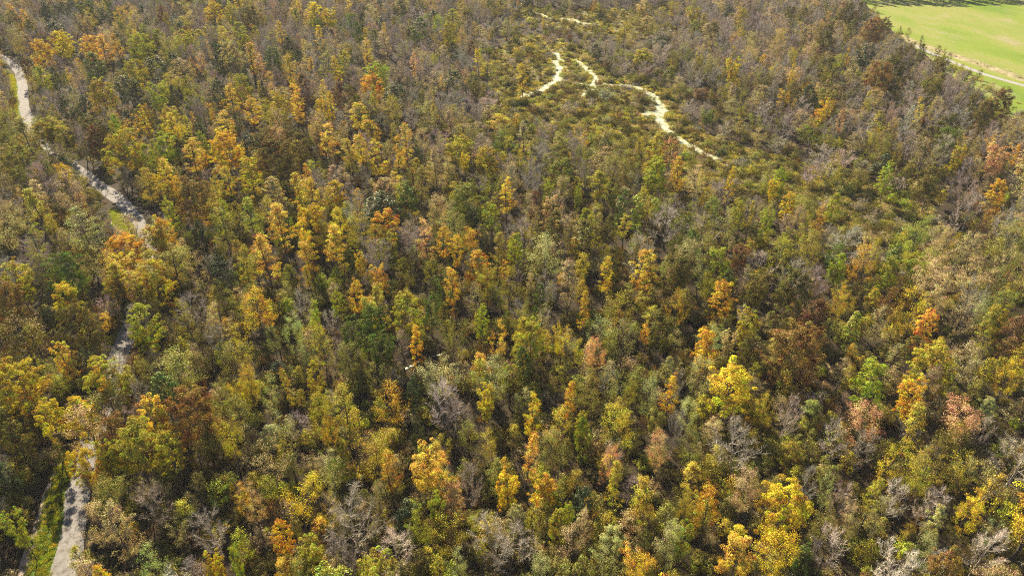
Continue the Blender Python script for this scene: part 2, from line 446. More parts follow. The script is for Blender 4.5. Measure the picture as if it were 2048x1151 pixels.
# ------------------------------------------------------------------ instancing of the masses nobody could count
def mass(name, kind, pts, label, category):
    """pts rows: x y z rotz tiltx scale_xy scale_z form r g b"""
    P = np.asarray(pts, dtype=np.float32)
    me = bpy.data.meshes.new(name)
    me.vertices.add(len(P)); me.vertices.foreach_set('co', P[:, :3].ravel())
    def va(k, t, arr, f):
        a = me.attributes.new(k, t, 'POINT'); a.data.foreach_set(f, np.ascontiguousarray(arr, dtype=np.float32).ravel())
    va('rot', 'FLOAT_VECTOR', np.stack([P[:, 4], np.zeros(len(P)), P[:, 3]], 1), 'vector')
    va('scl', 'FLOAT_VECTOR', np.stack([P[:, 5], P[:, 5], P[:, 6]], 1), 'vector')
    va('tint', 'FLOAT_COLOR', np.concatenate([P[:, 8:11], np.ones((len(P), 1))], 1), 'color')
    a = me.attributes.new('form', 'INT', 'POINT'); a.data.foreach_set('value', P[:, 7].astype(np.int32))
    o = link(name, me)
    ng = bpy.data.node_groups.new(name + '_scatter', 'GeometryNodeTree')
    ng.interface.new_socket('Geometry', in_out='INPUT', socket_type='NodeSocketGeometry')
    ng.interface.new_socket('Geometry', in_out='OUTPUT', socket_type='NodeSocketGeometry')
    gi = ng.nodes.new('NodeGroupInput'); go = ng.nodes.new('NodeGroupOutput')
    iop = ng.nodes.new('GeometryNodeInstanceOnPoints')
    ci = ng.nodes.new('GeometryNodeCollectionInfo')
    ci.inputs['Collection'].default_value = proto_cols[kind]
    ci.inputs['Separate Children'].default_value = True
    ci.inputs['Reset Children'].default_value = True
    def na(k, t):
        n = ng.nodes.new('GeometryNodeInputNamedAttribute'); n.data_type = t; n.inputs['Name'].default_value = k
        return n.outputs['Attribute']
    L = ng.links
    L.new(gi.outputs[0], iop.inputs['Points'])
    L.new(ci.outputs[0], iop.inputs['Instance'])
    iop.inputs['Pick Instance'].default_value = True
    L.new(na('form', 'INT'), iop.inputs['Instance Index'])
    L.new(na('rot', 'FLOAT_VECTOR'), iop.inputs['Rotation'])
    L.new(na('scl', 'FLOAT_VECTOR'), iop.inputs['Scale'])
    L.new(iop.outputs[0], go.inputs[0])
    md = o.modifiers.new('scatter', 'NODES'); md.node_group = ng
    o['kind'] = 'stuff'; o['label'] = label; o['category'] = category
    return o

# ------------------------------------------------------------------ the land
def sheet(name, poly, z, mat):
    """polygon (world xy) triangulated by a fan through bmesh"""
    import bmesh
    bm = bmesh.new()
    vs_ = [bm.verts.new((x, y, z)) for x, y in poly]
    bm.faces.new(vs_)
    bmesh.ops.triangulate(bm, faces=bm.faces[:])
    for f in bm.faces:
        f.normal_update()
        if f.normal.z < 0: f.normal_flip()
    me = bpy.data.meshes.new(name); bm.to_mesh(me); bm.free(); me.materials.append(mat)
    return structure(name, me)
def smooth(pts, step=2.0):
    P = [np.array(p, float) for p in pts]
    P = [2 * P[0] - P[1]] + P + [2 * P[-1] - P[-2]]
    out = []
    for i in range(1, len(P) - 2):
        n = max(2, int(np.linalg.norm(P[i + 1][:2] - P[i][:2]) / step))
        for k in range(n):
            t = k / n
            out.append(0.5 * ((2 * P[i]) + (-P[i - 1] + P[i + 1]) * t + (2 * P[i - 1] - 5 * P[i] + 4 * P[i + 1] - P[i + 2]) * t * t + (-P[i - 1] + 3 * P[i] - 3 * P[i + 1] + P[i + 2]) * t ** 3))
    out.append(P[-2]); return np.array(out)
def ribbon_mesh(name, pts, z, mat, jitter=0.2, profile=None, offset=0.0, seed=1, step=2.0):
    """pts: world (x, y, width). profile: list of (across -1..1, dz)"""
    r = np.random.default_rng(seed)
    S = smooth(pts, step); n = len(S)
    tg = np.gradient(S[:, :2], axis=0); tg /= np.linalg.norm(tg, axis=1)[:, None]
    nr = np.stack([tg[:, 1], -tg[:, 0]], 1)
    prof = profile or [(-1, 0), (0, 0), (1, 0)]
    V = []
    for a, dz in prof:
        jj = np.convolve(r.normal(size=n + 4), [.25, .5, .5, .5, .25], 'valid') * jitter if abs(a) > .9 else np.zeros(n)
        xy = S[:, :2] + nr * (offset + a * S[:, 2] / 2 + np.sign(a) * jj)[:, None]
        V.append(np.concatenate([xy, np.full((n, 1), z + dz)], 1))
    k = len(prof); V = np.stack(V, 1).reshape(-1, 3)
    i = np.arange(n - 1)[:, None] * k; j = np.arange(k - 1)[None]
    F = np.stack([i + j, i + j + 1, i + k + j + 1, i + k + j], -1).reshape(-1, 4)
    me = mesh_from(name, V, [F], [mat])
    if me.polygons[0].normal.z < 0: me.flip_normals()
    return me, S

me = mesh_from('ground', np.array([[-2600, -1500, 0], [2600, -1500, 0], [2600, 4500, 0], [-2600, 4500, 0]]), [np.array([[0, 1, 2, 3]])], [M_LITTER])
structure('ground', me)

W = lambda pts, w=None: [tuple(at(p[0], p[1])[:2]) + ((p[2] if len(p) > 2 else w),) for p in pts]
ROAD_PX = [(-70, 80), (-25, 100), (8, 118), (30, 134), (43, 158), (47, 190), (50, 225), (64, 258), (90, 288), (128, 318), (172, 350), (205, 375), (240, 400),
           (266, 428), (285, 455), (300, 490), (304, 535), (290, 590), (265, 645), (243, 700), (228, 750), (207, 810), (190, 870), (176, 930), (160, 990), (150, 1040), (142, 1090), (133, 1151), (118, 1260), (95, 1420)]
me, ROAD = ribbon_mesh('gravel_road', W(ROAD_PX, 4.5), 0.05, M_ROAD, .35); structure('gravel_road', me)
sec = W(ROAD_PX[-7:], 1.5)
me, _ = ribbon_mesh('road_shoulder', sec, 0.03, M_SHOULDER, .3, offset=-3.0, seed=3); sh = structure('leafy_road_shoulder', me)
VERGE1 = [(133, 915, 2.6), (122, 955, 3.2), (113, 1000, 3.6), (102, 1050, 3.9), (91, 1100, 4.1), (79, 1151, 4.3), (52, 1260, 4.4)]
me, V1 = ribbon_mesh('grass_verge', W(VERGE1), 0.02, M_VERGE, .35, seed=4); structure('grass_verge', me)
VERGE2 = [(222, 425, 3.0), (243, 445, 4.0), (262, 468, 4.5), (275, 495, 4.5), (284, 520, 4), (285, 545, 3)]
me, V2 = ribbon_mesh('grass_verge', W(VERGE2), 0.02, M_VERGE, .4, seed=5); structure('grass_verge', me)
VERGE3 = [(18, 150, 3.0), (30, 165, 4), (33, 190, 4), (32, 215, 3.5), (40, 240, 3)]
me, V3 = ribbon_mesh('grass_verge', W(VERGE3), 0.02, M_VERGE, .4, seed=6); structure('grass_verge', me)
VERGE4 = [(262, 600, 3), (245, 640, 3.5), (232, 680, 3)]
me, V4 = ribbon_mesh('grass_verge', W(VERGE4), 0.02, M_VERGE, .4, seed=7); structure('grass_verge', me)
PATH_PX = [(130, 905), (112, 945), (92, 990), (80, 1030), (68, 1070), (58, 1110), (46, 1151), (20, 1260)]
me, PATH = ribbon_mesh('earth_path', W(PATH_PX, 1.5), 0.035, M_PATH, .25, seed=8); structure('earth_path', me)
me, _ = ribbon_mesh('earth_path', W([(225, 440), (243, 470), (258, 500), (266, 530)], 1.3), 0.035, M_PATH, .3, seed=9); structure('earth_path', me)

FIELD_PX = [(1690, -22), (1722, 0), (1752, 30), (1785, 62), (1822, 92), (1850, 108), (1885, 140), (1925, 168), (1965, 195), (2000, 228), (2070, 245), (2600, 420), (2900, 380), (2900, -22)]
FIELD = [tuple(at(x, y)[:2]) for x, y in FIELD_PX]
sheet('field', FIELD, 0.02, M_FIELD)
LANE_PX = [(1820, 86), (1857, 104), (1875, 111), (1900, 122), (1935, 136), (1970, 149), (2010, 161), (2048, 172), (2150, 205), (2400, 290)]
me, LANE = ribbon_mesh('farm_lane', W(LANE_PX, 3.6), 0.05, M_LANE, .15, seed=10); structure('farm_lane', me)
BANK_PX = [(1800, 74), (1850, 94), (1900, 110), (1950, 126), (2000, 143), (2048, 159), (2150, 190), (2400, 270)]
me, BANK = ribbon_mesh('grass_bank', W(BANK_PX, 6.5), 0.0, M_BANK, .5, profile=[(-1, 0.0), (-.6, .5), (-.25, 1.3), (0, 1.45), (.25, 1.3), (.65, .4), (1, 0.0)], seed=11); structure('grass_bank', me)

MARSH_PX = [(975, 105), (1040, 70), (1110, 78), (1170, 98), (1225, 150), (1300, 160), (1350, 190), (1362, 232), (1430, 278), (1530, 308), (1640, 335), (1760, 370), (1850, 405),
            (1890, 450), (1830, 480), (1730, 485), (1650, 440), (1560, 395), (1450, 372), (1370, 345), (1300, 315), (1220, 300), (1150, 285), (1090, 262), (1040, 240), (1000, 210), (975, 160)]
sheet('wet_meadow', [tuple(at(x, y)[:2]) for x, y in MARSH_PX], 0.012, M_MARSH)
MARSH2_PX = [(1030, 5), (1120, 20), (1230, 18), (1330, 40), (1350, 60), (1290, 80), (1180, 66), (1090, 50), (1030, 30)]
sheet('wet_meadow', [tuple(at(x, y)[:2]) for x, y in MARSH2_PX], 0.012, M_MARSH)
M_MARGIN = ground_material('pale creek margin', [(0.35, (0.20, 0.20, 0.07)), (0.5, (0.36, 0.36, 0.16)), (0.65, (0.28, 0.24, 0.11))], 0.4, 2.0, 0.8)
CREEK = []
for i, px in enumerate([
    [(1150, 166, 1.6), (1177, 171, 2), (1201, 171, 3), (1243, 171, 3), (1271, 176, 4.5), (1299, 189, 6.5), (1316, 206, 9.5), (1324, 222, 13), (1318, 236, 11), (1324, 250, 6.5), (1342, 268, 4.5), (1372, 288, 4.5), (1405, 305, 4), (1435, 318, 2)],
    [(1287, 230, 2.5), (1300, 228, 7), (1318, 226, 9), (1330, 222, 6)],
    [(1109, 106, 3), (1118, 116, 5), (1112, 128, 4.5), (1121, 140, 4.5), (1114, 150, 5), (1110, 162, 4), (1097, 171, 4), (1076, 182, 6), (1048, 192, 4), (1030, 200, 1.5)],
    [(1150, 120, 1.5), (1166, 132, 4), (1178, 145, 4.5), (1191, 154, 5), (1190, 164, 3.5), (1178, 173, 2)],
    [(1112, 161, 2), (1130, 163, 2.2), (1150, 167, 2)],
    [(1203, 172, 3), (1185, 178, 2.5), (1170, 184, 2), (1166, 194, 1.2)],
    [(1046, 22, 5), (1069, 27, 6), (1097, 36, 3), (1139, 41, 4.5), (1166, 47, 3.5), (1201, 50, 2.5)],
    [(1443, 329, 2), (1449, 331, 4), (1455, 334, 2)],
    [(1218, 256, 1.2), (1224, 259, 1.2)],
    [(808, 738, .2), (820, 731, .45), (835, 724, .25), (850, 717, .15), (866, 711, .3), (884, 705, .35), (900, 699, .2)],  # water glint between the trees, painted as a thin pale ribbon
]):
    me, S = ribbon_mesh('creek', W(px), 0.05 + i * 0.006, M_CREEK, .22, seed=20 + i, step=1.0)
    structure('creek', me); CREEK.append(S)
    if i < 7:
        S2 = [(q[0], q[1], q[2] * 1.25 + 2.2) for q in W(px)]
        me, _ = ribbon_mesh('creek_margin', S2, 0.018 + i * 0.004, M_MARGIN, .9, seed=40 + i, step=1.0); structure('creek_margin', me)

# ------------------------------------------------------------------ leaf colours
TINT = {
    'o': (0.60, 0.36, 0.035), 'O': (0.70, 0.43, 0.07), 'y': (0.60, 0.43, 0.03), 'Y': (0.72, 0.52, 0.04), 'k': (0.42, 0.34, 0.035),
    'g': (0.36, 0.38, 0.03), 'G': (0.12, 0.165, 0.02), 'd': (0.055, 0.078, 0.025), 'n': (0.145, 0.118, 0.024), 'r': (0.26, 0.14, 0.038),
    'R': (0.17, 0.085, 0.035), 'p': (0.46, 0.31, 0.20), 'P': (0.60, 0.34, 0.17), 't': (0.44, 0.34, 0.17), 'l': (0.27, 0.25, 0.05),
    'w': (0.42, 0.42, 0.16), 'b': (0.42, 0.355, 0.285), 'B': (0.64, 0.56, 0.46),
}
CNAME = {'o': 'orange', 'O': 'bright amber', 'y': 'golden yellow', 'Y': 'vivid yellow', 'k': 'olive gold', 'g': 'yellow green', 'G': 'fresh green', 'd': 'dark green',
         'n': 'brown olive', 'r': 'rust brown', 'R': 'dark maroon', 'p': 'dusty pink', 'P': 'salmon red', 't': 'tan', 'l': 'dull olive', 'w': 'pale cream green',
         'b': 'grey brown', 'B': 'pale grey'}
MIX = """lbbtokrd bblydtbk bbblgdtk bbykldgt bblykdpb bbypkldb bbdbgptl bbbklltp bblllb bbblt bbbltk bbbtpk bbtplnk bbtntpo bbt bbt
bblktt bbpldkt bogklbd obtktlb okyntbo kblodtb bbdptkl bbklt lbl lbn bbblt bbtlb bbtonl bbntptk bbnlt btntp
kltlbt lkndbl ogylkb oyyyodo dnykoyy oytnkpo ookltb lllbk lltb lltt totlb lltb lbg llbk tlnkt ttoptbo
bttlkb ltkbn krnlboo kyolykk yykyogk oyykoty gtktdo llkgtn tplkp gtlkt ttolk ttlkb llktg tltb nltbk tttlb
rdbkt blnot oklbn lklnok kkyogll kykoly oktlb kotlw lkbtwl lktbl nkktw kotgl nkltb ogklt gtklt tbklt
ykbnl bkwln bllkl lklbtl llkwbl gdklbl lkobl ktlgo ktykl kotwt btwln nlotk nrklt nltgo kotky btkwl
yydkn yobkr onbkl lllkwb lkltb kolbl kbblo ykwlg kykgl kwlkb lkwbl ykolt kwlbn bpool otbkp tobwt
dbnl ykl lkln lbtko oktkw kllbw kotbl tkbyl kolgk totkb tkwob tklob kykbt kwbkl btkwl wbtby
gkly bbtl kbtbl btbkbl kyolb kwbgk kwbtk lbkwo kywbl okwtl yolkw obkty bdbko bbtwk btbro btwobb""".split('\n')
MIX = [r_.split() for r_ in MIX]

# ------------------------------------------------------------------ trees one can pick out: x, y of the top, crown width (in picture pixels), form, colour
# forms: D wide dense, d dense, e evergreen-dense, s slender, x sparse, b bare, c cedar, v vine-clad
PICKED = """
85 10 24 e d|201 17 28 e d|422 5 40 d y|500 14 45 D n|478 47 36 d g|660 17 34 d y|117 65 48 d y|75 82 45 d o|175 74 42 d O|198 72 40 s O|229 71 28 s o|277 72 56 D g|300 66 30 d n|80 66 25 x R
184 108 50 e G|264 122 50 d k|78 135 40 d g|104 139 24 e d|150 125 42 x p|250 152 52 e d|198 160 60 D k|303 166 46 d g|342 174 28 e d|398 102 35 x P|433 108 32 e d|514 108 28 s P|542 94 36 e G|575 75 30 e d
455 88 50 d t|430 163 46 e d|483 150 44 d g|480 168 40 x r|455 172 40 s o|497 195 40 s o|448 222 42 s O|594 192 30 s O|335 228 40 s y|257 240 45 x O|160 198 40 e d|252 226 45 e d|236 262 85 D k|378 275 48 s o
400 264 30 e g|327 268 52 d g|445 268 70 d o|285 292 38 d g|494 316 60 d y|545 275 95 D n|590 268 50 d n|643 250 50 s O|375 365 90 D r|345 355 30 d o|125 320 36 x o|130 348 75 x p
802 0 24 e d|833 38 42 e G|902 49 40 d k|710 45 28 e G|770 62 32 s p|829 104 20 s P|729 87 25 s y|796 125 36 x p|956 100 30 s y|1045 128 26 s y|788 192 40 x k|854 208 55 x w|744 170 24 s k|808 247 38 s O
795 275 32 s o|718 270 40 s y|753 282 40 s y|868 300 45 s p|832 295 24 e d|929 306 22 d Y|1015 358 34 s Y|1312 327 46 d g|1344 278 38 d P|1312 270 42 d k|1362 316 44 s o|814 370 46 e G|1156 372 18 d g|1250 48 40 x k
1700 7 34 d n|1752 38 50 d r|1773 35 24 d n|1656 24 30 x P|1633 40 30 x p|1660 52 40 d n|1470 118 34 d y|1585 128 18 s o|1740 88 36 e d|1849 90 20 d n|1793 115 58 D n|1760 126 60 D r|1665 122 40 x k|2012 180 46 D R
1980 202 48 D n|1857 198 24 s y|1692 219 18 s P|1669 306 52 x k|1563 335 28 d g|1553 358 28 d y|1784 330 44 d g|1873 335 66 D n|1859 275 66 x t|2001 290 50 d P|2001 262 50 x o|2009 362 44 d o|1466 337 28 s y
122 516 85 D G|122 568 60 d y|139 616 85 D n|5 575 70 D r|257 543 42 x P|302 526 75 D k|278 613 70 d g|315 440 55 d o|153 418 80 x w|195 490 65 x t|118 690 50 d O|190 732 32 s o|25 730 100 D y|521 470 65 s o
438 394 80 x k|660 456 60 s o|556 415 65 s y|493 400 50 s g|392 446 36 e d|535 590 28 s o|620 596 34 s g|365 606 60 x k|573 630 48 x w|625 724 38 d k|487 735 48 x y|333 398 30 d g|386 505 50 x t
981 410 46 d g|1065 390 48 x p|1027 472 38 d g|1243 375 28 v G|1278 390 28 v g|1106 425 42 d n|852 440 44 s P|882 450 36 s o|1295 505 68 d O|908 543 32 s o|1017 530 52 x k|1078 571 32 e G|1214 508 30 s y
738 613 75 d G|700 640 48 d G|755 665 60 d G|758 526 42 d O|702 555 36 s o|751 575 56 s k|961 620 34 d g|1063 645 80 D k|1122 648 42 x Y|1167 582 30 s o|1358 582 50 x o|1323 630 72 D n|1361 515 50 d n|1212 432 38 d n
825 658 40 s o|1160 440 40 v n|1050 700 40 e G|993 648 42 x O|1205 672 45 x P|1340 748 36 s y|1449 568 54 d o|1505 620 52 d k|1460 540 30 e G|1592 547 76 D n|1522 543 60 D n|1562 620 55 d n|1637 606 62 D R
1600 658 125 D r|1790 518 46 d g|1790 492 46 e G|1370 512 54 d n|1680 508 38 d g|1727 488 70 x o|1762 478 30 s k|1779 571 46 x r|1683 575 42 x o|1716 627 40 c g|1845 578 75 x y|1765 620 50 x t|1862 623 50 d O|1942 592 70 x t
1887 693 95 D k|1796 686 40 x w|1751 720 75 d g|1869 735 50 x p|1470 735 95 d Y|1497 678 44 d n|2033 714 50 x y|1536 422 32 d g|1581 387 32 d y|1671 393 30 d g|1643 411 34 x o|1605 411 36 x p|1459 418 45 x w|1506 400 22 s k|1974 397 60 x R
80 803 60 d y|150 800 62 d y|216 834 70 d r|292 800 62 d O|375 782 108 D r|257 862 110 D k|153 909 42 d y|22 1030 46 d g|538 880 85 x t|494 966 52 x P|584 960 90 x y|553 1043 45 d o|288 1095 70 x w|417 1106 42 d y
466 1102 30 d g|653 827 38 x o|480 751 48 x y|535 760 55 x w|191 1140 40 d y|410 1022 85 b b|777 765 75 x o|840 882 88 d O|888 914 42 s O|906 973 48 d P|1048 862 45 s O|881 772 78 b B|968 775 42 d Y|1066 782 40 s y
1128 757 36 s o|1014 952 55 d y|1219 893 46 x P|1326 866 46 x P|1236 945 46 s k|781 1053 85 b B|767 1112 90 d k|906 1098 56 x w|826 841 32 e d|822 757 36 e d|1173 834 42 d g|1305 761 52 x w|1073 1109 62 x w
1351 1050 65 x w|1271 1091 76 x o|944 935 62 b b|1358 820 45 b b|1135 1000 30 d g|1104 862 75 x l|875 987 45 d g|833 1012 56 x g|1588 793 55 b b|1734 803 78 x P|1824 758 56 d o|1737 852 62 b b|1949 800 85 x P
1570 973 112 D y|1622 939 48 b b|1501 939 70 x p|1421 977 62 x o|1779 897 62 x y|1480 1081 76 d O|1616 1099 46 e G|1671 1050 72 b B|1807 1092 90 b B|1935 907 60 x y|1956 991 50 x Y|1803 953 60 b B|1668 946 38 x w|1883 1015 44 d w
1369 1053 55 d g|1911 1105 70 d r|1543 789 42 x k|1769 1001 40 x w|1397 848 50 x l|22 850 60 d n|-14 930 60 e d|230 700 40 b b|215 740 44 b b|330 870 60 d k|900 790 60 b b|170 900 52 d y|188 858 50 x O|202 880 46 d k|1890 980 70 b B|1990 1060 70 b B|1700 960 55 b b|560 820 60 x w
""".replace('\n', '|').strip('|').split('|')

KEEP = [
    [(0, 110), (30, 124), (52, 165), (54, 230), (84, 265), (98, 292), (70, 288), (42, 250), (32, 200), (30, 150), (0, 126)],
    [(160, 332), (192, 345), (243, 385), (287, 422), (308, 465), (300, 500), (285, 525), (258, 505), (230, 440), (225, 412), (165, 362)],
    [(240, 672), (266, 684), (250, 760), (214, 812), (200, 806), (222, 720)],
    [(138, 925), (172, 955), (182, 1010), (176, 1080), (160, 1151), (150, 1240), (20, 1240), (40, 1151), (62, 1060), (105, 960)],
    [(1690, -20), (1728, 0), (1757, 30), (1790, 62), (1830, 90), (1860, 100), (1905, 127), (1945, 152), (1985, 178), (2045, 205), (3000, 420), (3000, -20)],
    [(985, 104), (1050, 72), (1125, 86), (1175, 112), (1215, 150), (1290, 163), (1345, 190), (1352, 232), (1400, 268), (1480, 300), (1600, 330), (1610, 362), (1540, 375), (1450, 340), (1375, 312), (1310, 278),
     (1225, 262), (1150, 235), (1090, 215), (1035, 205), (1000, 180)],
    [(1700, 385), (1760, 370), (1830, 412), (1870, 440), (1850, 466), (1740, 470), (1700, 440)],
    [(1035, 10), (1120, 22), (1230, 22), (1300, 44), (1310, 62), (1210, 62), (1100, 48), (1035, 34)],
]
SCRUB = [(1200, 10), (1330, 30), (1380, 90), (1300, 130), (1420, 200), (1500, 270), (1700, 340), (1900, 390), (1900, 520), (1650, 500), (1400, 400), (1200, 330), (960, 270), (940, 90), (1030, 20)]
def blocked(x, y): return any(inside(x, y, k) for k in KEEP)
def near_line(S, X, Y, d):
    return ((S[:, 0] - X) ** 2 + (S[:, 1] - Y) ** 2).min() < d * d

FORM = {'D': ('dense_big', 'leafy_tree'), 'd': ('dense', 'leafy_tree'), 'e': ('evergreen', 'leafy_tree'), 's': ('slender', 'slender_tree'), 'x': ('sparse', 'thin_crowned_tree'),
        'b': ('bare', 'bare_tree'), 'c': ('cedar', 'cedar_tree'), 'v': ('vine', 'vine_clad_tree')}
HEIGHT = {'D': (10, .62), 'd': (9.5, .75), 'e': (8.5, .8), 's': (16, .4), 'x': (12, .45), 'b': (10.5, .5), 'c': (9, .6), 'v': (13, .6)}
LMAX = {'D': 19, 'd': 18, 'e': 16, 's': 21, 'x': 18, 'b': 17, 'c': 13, 'v': 17}
trees = []           # dict: X Y R h form tint letter picked
cell = {}
def fits(X, Y, R, f):
    gx, gy = int(X // 8), int(Y // 8)
    for i in range(gx - 2, gx + 3):
        for j in range(gy - 2, gy + 3):
            for (x, y, r) in cell.get((i, j), ()):
                if (x - X) ** 2 + (y - Y) ** 2 < ((r + R) * f) ** 2: return False
    return True
def put(X, Y, R): cell.setdefault((int(X // 8), int(Y // 8)), []).append((X, Y, R))
def jit(c, s=0.12):
    k = 1 + rng.normal() * s
    return tuple(float(np.clip(v * k * (1 + rng.normal() * 0.05), 0.01, 0.85)) for v in c)

# trees whose crowns meet over the hidden stretches of the road
for i in range(0, len(ROAD), 2):
    q = ROAD[i]; yy = to_px(q[0], q[1], 0)[1]
    if not (505 < yy < 640 or 812 < yy < 905 or 292 < yy < 318): continue
    for sd in (-1, 1):
        X = q[0] + sd * (3.2 + rng.random() * 1.2); Y = q[1] + rng.normal() * 1.5; R = 4.2 + rng.random() * 1.3
        if not fits(X, Y, R, .55): continue
        c = 'okltnkwb'[int(rng.integers(8))]; f = 'd' if c in 'okn' else ('b' if c == 'b' else 'x')
        if yy > 800 and sd < 0: continue
        trees.append(dict(X=X, Y=Y, R=R, h=11 + rng.random() * 4, form=f, c=c, tint=jit(TINT[c]), picked=False)); put(X, Y, R * .8)
for row in PICKED:
    x, y, w, f, c = row.split(); x, y, w = float(x), float(y), float(w)
    h = 15.0
    for _ in range(4):
        p = at(x, y, h); d = p.y * CP + (CAM_H - h) * SP
        D = w * d / FPX
        h = min(LMAX[f], HEIGHT[f][0] + HEIGHT[f][1] * D)
    p = at(x, y, h)
    trees.append(dict(X=p.x, Y=p.y, R=D / 2, h=h, form=f, c=c, tint=jit(TINT[c], .06), picked=True))
    put(p.x, p.y, D / 2)

PK = np.array([(*to_px(t['X'], t['Y'], t['h'])[:2], t['Y'], t['R'] * 2 * FPX / (t['Y'] * CP + (CAM_H - t['h']) * SP), {'s': 1.9, 'D': .95, 'v': 2.2, 'c': 2.0}.get(t['form'], 1.15)) for t in trees if t['picked']])
def hides(xt, yt, wpx, Y, yb):
    return bool(np.any((Y < PK[:, 2]) & (np.abs(xt - PK[:, 0]) < .5 * (PK[:, 3] + wpx) * .8) & (yt < PK[:, 1] + PK[:, 3] * PK[:, 4] * .8) & (yb > PK[:, 1])))
from mathutils import noise as mnoise
def letter_at(x, y, X, Y):
    cx = int(np.clip((x + rng.normal() * 38) // 128, 0, 15)); cy = int(np.clip((y + rng.normal() * 26) // 128, 0, 8))
    if rng.random() < (0.5, 0.4, 0.28, 0.12, 0.08, 0.05, 0.05, 0.08, 0.10)[cy] * (0.7 if cx < 5 else 1.0): return 'b' if rng.random() < .8 else 't'
    s = MIX[cy][cx]; u = (0.5 + 0.85 * mnoise.noise(Vector((X * .035, Y * .035, 3.1))) + rng.normal() * .2) % 1.0; c = s[int(u * len(s)) % len(s)]
    if rng.random() < .06: return 'ndGR'[int(rng.integers(4))]
    if c in 'yY' and cy > 4 and rng.random() < .3: c = 'kl'[int(rng.integers(2))]
    if c in 'oO' and rng.random() < (.35 if cy < 6 else .55): c = 'ktl'[int(rng.integers(3))]
    return c
def form_for(c):
    u = rng.random()
    if c in 'oy': return 's' if u < .6 else ('d' if u < .8 else 'x')
    if c == 'k': return 'x' if u < .6 else ('s' if u < .8 else 'd')
    if c in 'gG': return 'd' if u < .6 else ('e' if u < .8 else 'x')
    if c == 'd': return 'e' if u < .9 else 'c'
    if c in 'nrR': return 'd' if u < .7 else ('D' if u < .85 else 'x')
    if c == 'b': return 'b'
    return 'x' if u < .8 else ('s' if c in 'tlp' and u < .9 else 'd')
YMIN, YMAX = 40.0, 690.0
def rand_pt(margin=28):
    while True:
        Y = YMIN + (YMAX - YMIN) * rng.random()
        half = 0.7212 * (Y * CP + CAM_H * SP) + margin
        X = (rng.random() * 2 - 1) * 470
        if abs(X) < half: return X, Y
tries = 0
while tries < 46000:
    tries += 1
    X, Y = rand_pt()
    k = tries / 46000
    R = float(np.clip(rng.lognormal(math.log(4.7 - 2.5 * k), .25), 1.6, 6.8))
    if not fits(X, Y, R, .82): continue
    xb, yb, _ = to_px(X, Y, 0.0)
    if blocked(xb, yb): continue
    c = letter_at(xb, yb - 40, X, Y)
    f = form_for(c)
    Rr = R * {'s': .82, 'b': 1.05, 'c': .7}.get(f, 1.0)
    h = min(LMAX[f], (HEIGHT[f][0] + HEIGHT[f][1] * 2 * Rr) * (0.85 + .3 * rng.random()))
    if R < 2.4: h *= .8
    if yb < 470 and 700 < xb < 1750: h *= .85
    xt, yt, _ = to_px(X, Y, h); xm, ym, _ = to_px(X, Y, h * .55)
    if hides(xt, yt, 2 * Rr * FPX / (Y * CP + (CAM_H - h) * SP), Y, yb):
        Rr = min(Rr, 2.6); h *= .55; xt, yt, _ = to_px(X, Y, h)
        if hides(xt, yt, 2 * Rr * FPX / (Y * CP + (CAM_H - h) * SP), Y, yb): continue
    wpx = Rr * FPX / (Y * CP + (CAM_H - h * .6) * SP) * .75
    if blocked(xt, yt) or blocked(xm, ym) or blocked(xm - wpx, ym) or blocked(xm + wpx, ym) or blocked(xb - wpx * .5, yb) or blocked(xb + wpx * .5, yb): continue
    if near_line(ROAD, X, Y, 3.3 + R * .35) or near_line(V1, X, Y, 3.0 + R): continue
    if Y < 150 and X < -50 and any(near_line(V1, X - sdir.x * q, Y - sdir.y * q, 1.2 + R * .6) for q in (4, 8, 12, 16, 20)): continue
    if inside(xb, yb, SCRUB):
        if rng.random() < .55: continue
        h *= .62
    if near_line(LANE, X, Y, 5) : continue
    trees.append(dict(X=X, Y=Y, R=Rr, h=h, form=f, c=c, tint=jit(TINT[c]), picked=False)); put(X, Y, R)
# the dark line of trees beyond the far edge of the field
for i in range(70):
    p = at(1722 + i * 15 + rng.normal() * 4, -3 - abs(rng.normal()) * 2)
    trees.append(dict(X=p.x, Y=p.y, R=4.5 + rng.random() * 1.5, h=17 + rng.random() * 4, form='d', c='n', tint=jit(TINT['n']), picked=False))

for t in trees:
    x, y, d = to_px(t['X'], t['Y'], t['h'] * .7)
    t['px'], t['py'] = x, y
    t['size'] = 2 * t['R'] * FPX / d
    xt, yt, _ = to_px(t['X'], t['Y'], t['h'])
    t['in'] = -10 < x < PW + 10 and yt < PH - 6 and y > 4
print('trees', len(trees))

